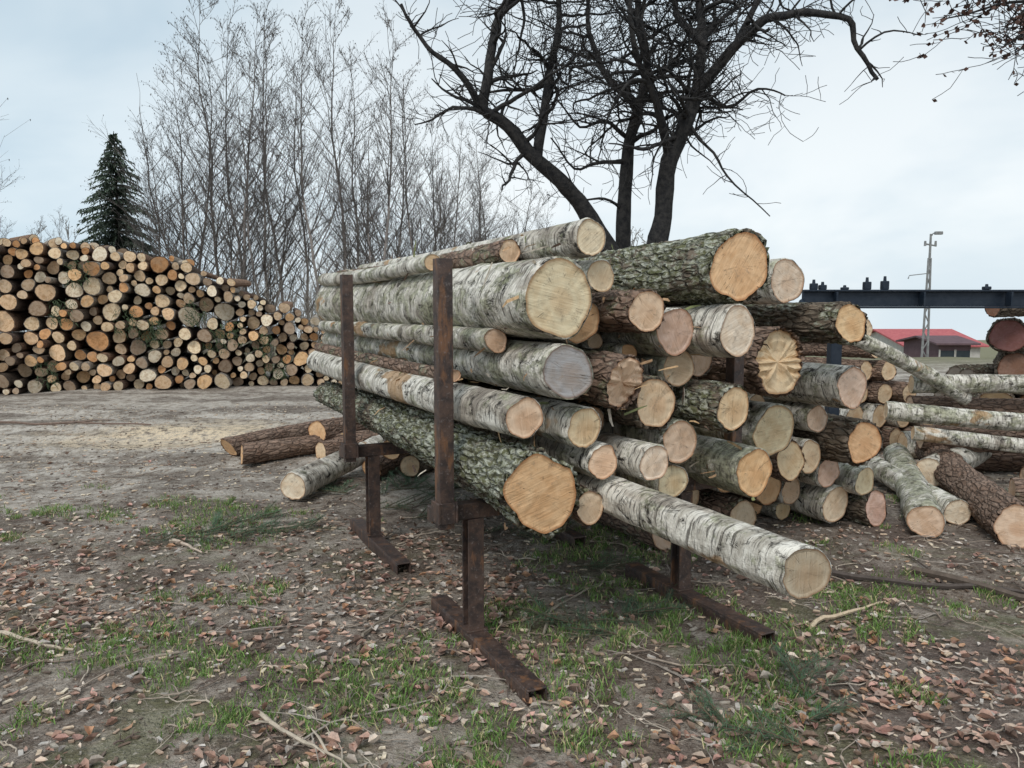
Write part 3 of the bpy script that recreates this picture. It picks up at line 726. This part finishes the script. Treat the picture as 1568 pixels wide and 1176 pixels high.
# ------------------------------------------------------------------ litter, grass, twigs
LEAF=simple('leaf_litter_mat',(.75,.75,.75),(1.2,1.15,1.1),60,.75,0,.003,tint=True)
LC=[(.46,.30,.24),(.58,.41,.33),(.36,.22,.17),(.62,.50,.41),(.48,.35,.29),(.30,.21,.17),(.70,.61,.53),(.50,.30,.19),(.24,.17,.13),(.58,.53,.49),(.54,.33,.28)]
m=M(); cnt=0
while cnt<9800:
    y=1.7+R.random()**1.15*6.4; x=R.uniform(-1,1)*(y*.95+.8)
    dn=noise.noise(V(x*.9+9,y*.9,1))*1.0+.42+noise.noise(V(x*3,y*3,7))*.8
    dn*=sst(6.4,3.2,y)*.93+.07
    if x>1.0 and y>3.0: dn*=.45
    if R.random()>dn: continue
    cnt+=1; L=R.uniform(.008,.032); w=L*R.uniform(.35,.75); a=R.uniform(0,6.28); c,s=math.cos(a),math.sin(a)
    z=gh(x,y)+R.uniform(.002,.012); cu=R.uniform(-.3,.9)*L; tx_,ty_=R.uniform(-.5,.5),R.uniform(-.5,.5)
    pr=[(-L,0,0),(-L*.45,w*.8*R.uniform(.6,1.1),cu),(L*.35,w*.9*R.uniform(.6,1.1),cu),(L,0,cu*.3),(L*.35,-w*.9*R.uniform(.6,1.1),cu*.8),(-L*.45,-w*.8,cu),(0,0,0)]
    vs=[(x+px*c-py*s,y+px*s+py*c,z+pz+abs(px*tx_+py*ty_)) for px,py,pz in pr]
    q_=R.uniform(.6,1.2); m.add(vs,[(6,0,1),(6,1,2),(6,2,3),(6,3,4),(6,4,5),(6,5,0)],0,tuple(v*q_ for v in R.choice(LC)))
m.obj('leaf_litter',[LEAF])
m=M()
for _ in range(17000):
    y=1.8+R.random()**.9*10.5; x=R.uniform(-1,1)*(y*.85+.8)
    if noise.noise(V(x*.7,y*.7,20))<-.3: continue
    L=R.uniform(.004,.024); a=R.uniform(0,6.28); d=V(math.cos(a),math.sin(a),0); n=V(-d.y,d.x,0)
    col=R.choice([(.80,.69,.54),(.66,.52,.39),(.18,.13,.10),(.14,.105,.085),(.54,.50,.46),(.46,.34,.26),(.40,.36,.31)])
    c=V(x,y,gh(x,y)+.003); hz=R.uniform(.002,.008)
    vs=[c-d*L-n*L*.3,c+d*L-n*L*.25,c+d*L*.8+n*L*.4,c-d*L*.7+n*L*.4]
    m.add(vs+[v+V(R.uniform(-.002,.002),0,hz) for v in vs],[(4,5,6,7),(0,1,5,4),(1,2,6,5),(2,3,7,6),(3,0,4,7)],0,col)
m.obj('wood_chips',[LEAF])
GRS=simple('grass_blade',(.8,.8,.8),(1.2,1.2,1.2),20,.7,0,.002,tint=True)
m=M(); n=0
while n<2700:
    y=1.75+R.random()**1.1*4.8; x=R.uniform(-1,1)*(y*.9+.5)
    dn=noise.noise(V(x*.8+3,y*.8,30))+.9*noise.noise(V(x*2.6,y*2.6,11))
    if dn<.08+max(0,(y-3.4))*.12: continue
    n+=1; rr=R.uniform(.02,.08)
    for _ in range(R.randint(8,26)):
        a=R.uniform(0,6.28);e=rr*math.sqrt(R.random()); bx_,by_=x+math.cos(a)*e,y+math.sin(a)*e
        h=R.uniform(.015,.06); b=V(bx_,by_,gh(bx_,by_)-.003); a2=R.uniform(0,6.28); w=V(math.cos(a2),math.sin(a2),0)*R.uniform(.0012,.0024)
        ln=V(R.uniform(-.6,.6),R.uniform(-.6,.6),1)*h; md=b+ln*.55; tp=b+ln+V(R.uniform(-.6,.6),R.uniform(-.6,.6),-.25)*h*.6
        gq=R.uniform(.7,1.5); cg=(.14*gq,.235*gq,.06*gq) if R.random()<.82 else (.42*gq,.36*gq,.20*gq)
        m.add([b-w,b+w,md+w,md-w,tp],[(0,1,2,3),(3,2,4)],0,cg)
m.obj('grass_tufts',[GRS])
TW=simple('dead_twig',(.8,.8,.8),(1.2,1.2,1.2),30,.85,0,.003,tint=True)
m=M()
def stick(a,b_,r,col,bend=.05,side=True):
    a=Vector(a);b_=Vector(b_); K=9; d=b_-a; nn=V(-d.y,d.x,0); pts=[]
    k1,k2=R.uniform(-bend,bend),R.uniform(-bend,bend)
    for i in range(K+1):
        f=i/K; p=a.lerp(b_,f)+nn*(k1*math.sin(math.pi*f)+k2*math.sin(2*math.pi*f)+R.uniform(-.012,.012)); p.z=gh(p.x,p.y)+r*.8+.004+abs(math.sin(f*9))*.008; pts.append(p)
    tube(m,pts,[r*(1-.6*i/K)*R.uniform(.85,1.15) for i in range(K+1)],5,0,col,cap=True)
    if side:
        for _ in range(R.randint(0,3)):
            p=R.choice(pts[1:-1]); a_=R.uniform(0,6.28); L=d.length*R.uniform(.12,.35); e=p+V(math.cos(a_)*L,math.sin(a_)*L,R.uniform(0,.03)); tube(m,[p,(p+e)/2+V(0,0,.01),e],[r*.5,r*.4,r*.2],4,0,col)
TC=[(.38,.31,.25),(.26,.20,.16),(.50,.42,.34),(.16,.12,.10),(.34,.29,.25)]
for _ in range(950):
    y=1.8+R.random()**1.1*6.5; x=R.uniform(-1,1)*(y*.85+.5); a=R.uniform(0,6.28); L=R.uniform(.06,.60)*R.random()**.6+.04
    stick((x,y,0),(x+math.cos(a)*L,y+math.sin(a)*L,0),R.uniform(.0015,.0055),R.choice(TC),.12)
stick((1.41,3.52,0),(1.92,3.85,0),.013,(.60,.47,.33),.03,False); stick((-.95,2.73,0),(-.52,2.36,0),.011,(.50,.42,.33),.04); stick((-.66,3.2,0),(-.50,3.85,0),.010,(.28,.23,.18),.1)
stick((-2.4,3.45,0),(-1.93,3.26,0),.014,(.50,.41,.32),.05); stick((-1.9,5.1,0),(-1.2,5.3,0),.012,(.40,.32,.26),.1); stick((-2.2,4.85,0),(-1.9,4.6,0),.015,(.50,.40,.32),.1)
stick((2.3,4.3,0),(3.6,3.5,0),.022,(.13,.10,.08),.04); stick((1.8,4.35,0),(3.1,3.75,0),.018,(.10,.08,.07),.04); stick((-7,10,0),(-4.6,9.7,0),.022,(.20,.14,.11),.05)
stick((-.75,2.5,0),(-.25,3.1,0),.006,(.38,.33,.28),.12); stick((.15,3.4,0),(.5,4.4,0),.008,(.34,.29,.23),.1); stick((1.05,2.5,0),(1.0,3.2,0),.006,(.34,.28,.23),.1)
m.obj('fallen_twigs',[TW])
m=M(); 
def bough(x,y,a,L,dens=1.0):
    d=V(math.cos(a),math.sin(a),0);n=V(-d.y,d.x,0); 
    for br in range(int(7*dens)):
        f=R.random(); sgn=R.choice([-1,1]); st=V(x,y,0)+d*L*f; dd=(d*R.uniform(.4,1)+n*sgn*R.uniform(.2,.9)).normalized(); l=L*R.uniform(.25,.5)
        z0=gh(st.x,st.y)+.02; en=st+dd*l; h1=R.uniform(.0,.07)
        tube(m,[st+V(0,0,z0),en+V(0,0,z0+h1)],[.004,.002],4,0,(.12,.09,.06))
        for _ in range(int(110*l/.3)):
            e=R.random(); p=st.lerp(en,e)+V(0,0,z0+h1*e)
            t=(dd*R.uniform(.2,1)+V(R.uniform(-1,1),R.uniform(-1,1),R.uniform(-.3,.7))*.7).normalized()*R.uniform(.035,.06)
            w=V(-t.y,t.x,0).normalized()*.0014; g_=R.uniform(.6,1.3)
            m.add([p-w,p+w,p+t],[(0,1,2)],0,(.095*g_,.165*g_,.095*g_))
for b in [(-2.4,4.85,.2,.7),(-2.1,5.0,1.0,.6),(-1.9,4.9,.4,.6),(-1.15,5.7,.3,.6),(-1.1,6.0,1.2,.8),(-1.3,6.1,2.2,.7),(-.9,6.3,.2,.7),(-.75,5.4,.5,.5),(-.6,6.0,1.5,.6),(.3,3.5,.4,.5),(.5,3.35,2.6,.45),(1.05,2.6,1.3,.45),(1.0,2.45,2.6,.4),(-.2,5.0,0,.5),(.0,5.8,1,.6),(2.7,5.3,.3,.4),(3.6,5.8,.3,.5),(.3,4.3,.2,.4)]:
    bough(*b,dens=2.2)
m.obj('pine_boughs',[TW])
m=M()
for _ in range(16):
    c=P0+F*R.uniform(-1,5)-NB*R.uniform(.1,.2); z=R.uniform(.3,2.3)
    if z>np.interp((c-P0).dot(F),hx,hy)-.3: continue
    for _ in range(160):
        p=c+V(R.uniform(-.22,.22),R.uniform(-.08,.02),z+R.uniform(-.25,.2)); t=V(R.uniform(-.1,.1),R.uniform(-.05,.02),R.uniform(-.12,.04)); w=V(.008,0,.004)
        g_=R.uniform(.5,1.2); m.add([p-w,p+w,p+t],[(0,1,2)],0,(.07*g_,.10*g_,.05*g_))
m.obj('conifer_sprigs',[TW])

# ------------------------------------------------------------------ sky, sun, camera
EL,AZ=math.radians(48),math.radians(205)
k=NT('World',True); sc.world=k.o
sky=k.n('ShaderNodeTexSky',sky_type='NISHITA',sun_disc=False,sun_elevation=EL,sun_rotation=AZ,air_density=1.0,dust_density=3.0)
tc=k.n('ShaderNodeTexCoord').outputs['Generated']
cn=k.noise(k.mul(tc,(1.3,1.3,3.2)),1.4,5,.55,.3)
sp_=k.n('ShaderNodeSeparateXYZ'); k.set(sp_.inputs[0],tc)
zz=k.ss(sp_.outputs[2],.0,.42)
cloud=k.mix(zz,(6.5,6.95,7.2),(5.25,5.85,6.25))
cloud=k.mix(k.ss(cn,.35,.65),k.mix(1.0,cloud,(.82,.88,.92),'MULTIPLY'),k.mix(1.0,cloud,(1.08,1.06,1.04),'MULTIPLY'))
lf=k.ss(sp_.outputs[0],.05,-.65); cloud=k.mix(k.math('MULTIPLY',lf,.8),cloud,k.mix(1.0,cloud,(.76,.85,.91),'MULTIPLY'))
colw=k.mix(.94,sky.outputs[0],cloud)
bg=k.n('ShaderNodeBackground'); k.set(bg.inputs[0],colw); bg.inputs[1].default_value=.142
wo=k.n('ShaderNodeOutputWorld'); k.t.links.new(bg.outputs[0],wo.inputs[0])
sl=bpy.data.lights.new('sun','SUN'); sl.energy=1.5; sl.angle=math.radians(22); sl.color=(1,.96,.90)
so=bpy.data.objects.new('sun',sl); COL.objects.link(so)
sd=V(math.sin(AZ)*math.cos(EL),math.cos(AZ)*math.cos(EL),math.sin(EL)); so.rotation_euler=sd.to_track_quat('Z','Y').to_euler(); so.location=sd*30
cam=bpy.data.cameras.new('camera'); cam.sensor_width=36; cam.lens=27.09; cam.clip_start=.05; cam.clip_end=3000
co=bpy.data.objects.new('camera',cam); COL.objects.link(co); co.location=(0,0,1.5); co.rotation_euler=(math.radians(90-5.47),0,0)
sc.camera=co
sc.view_settings.view_transform='Standard'; sc.view_settings.look='None'; sc.view_settings.exposure=0
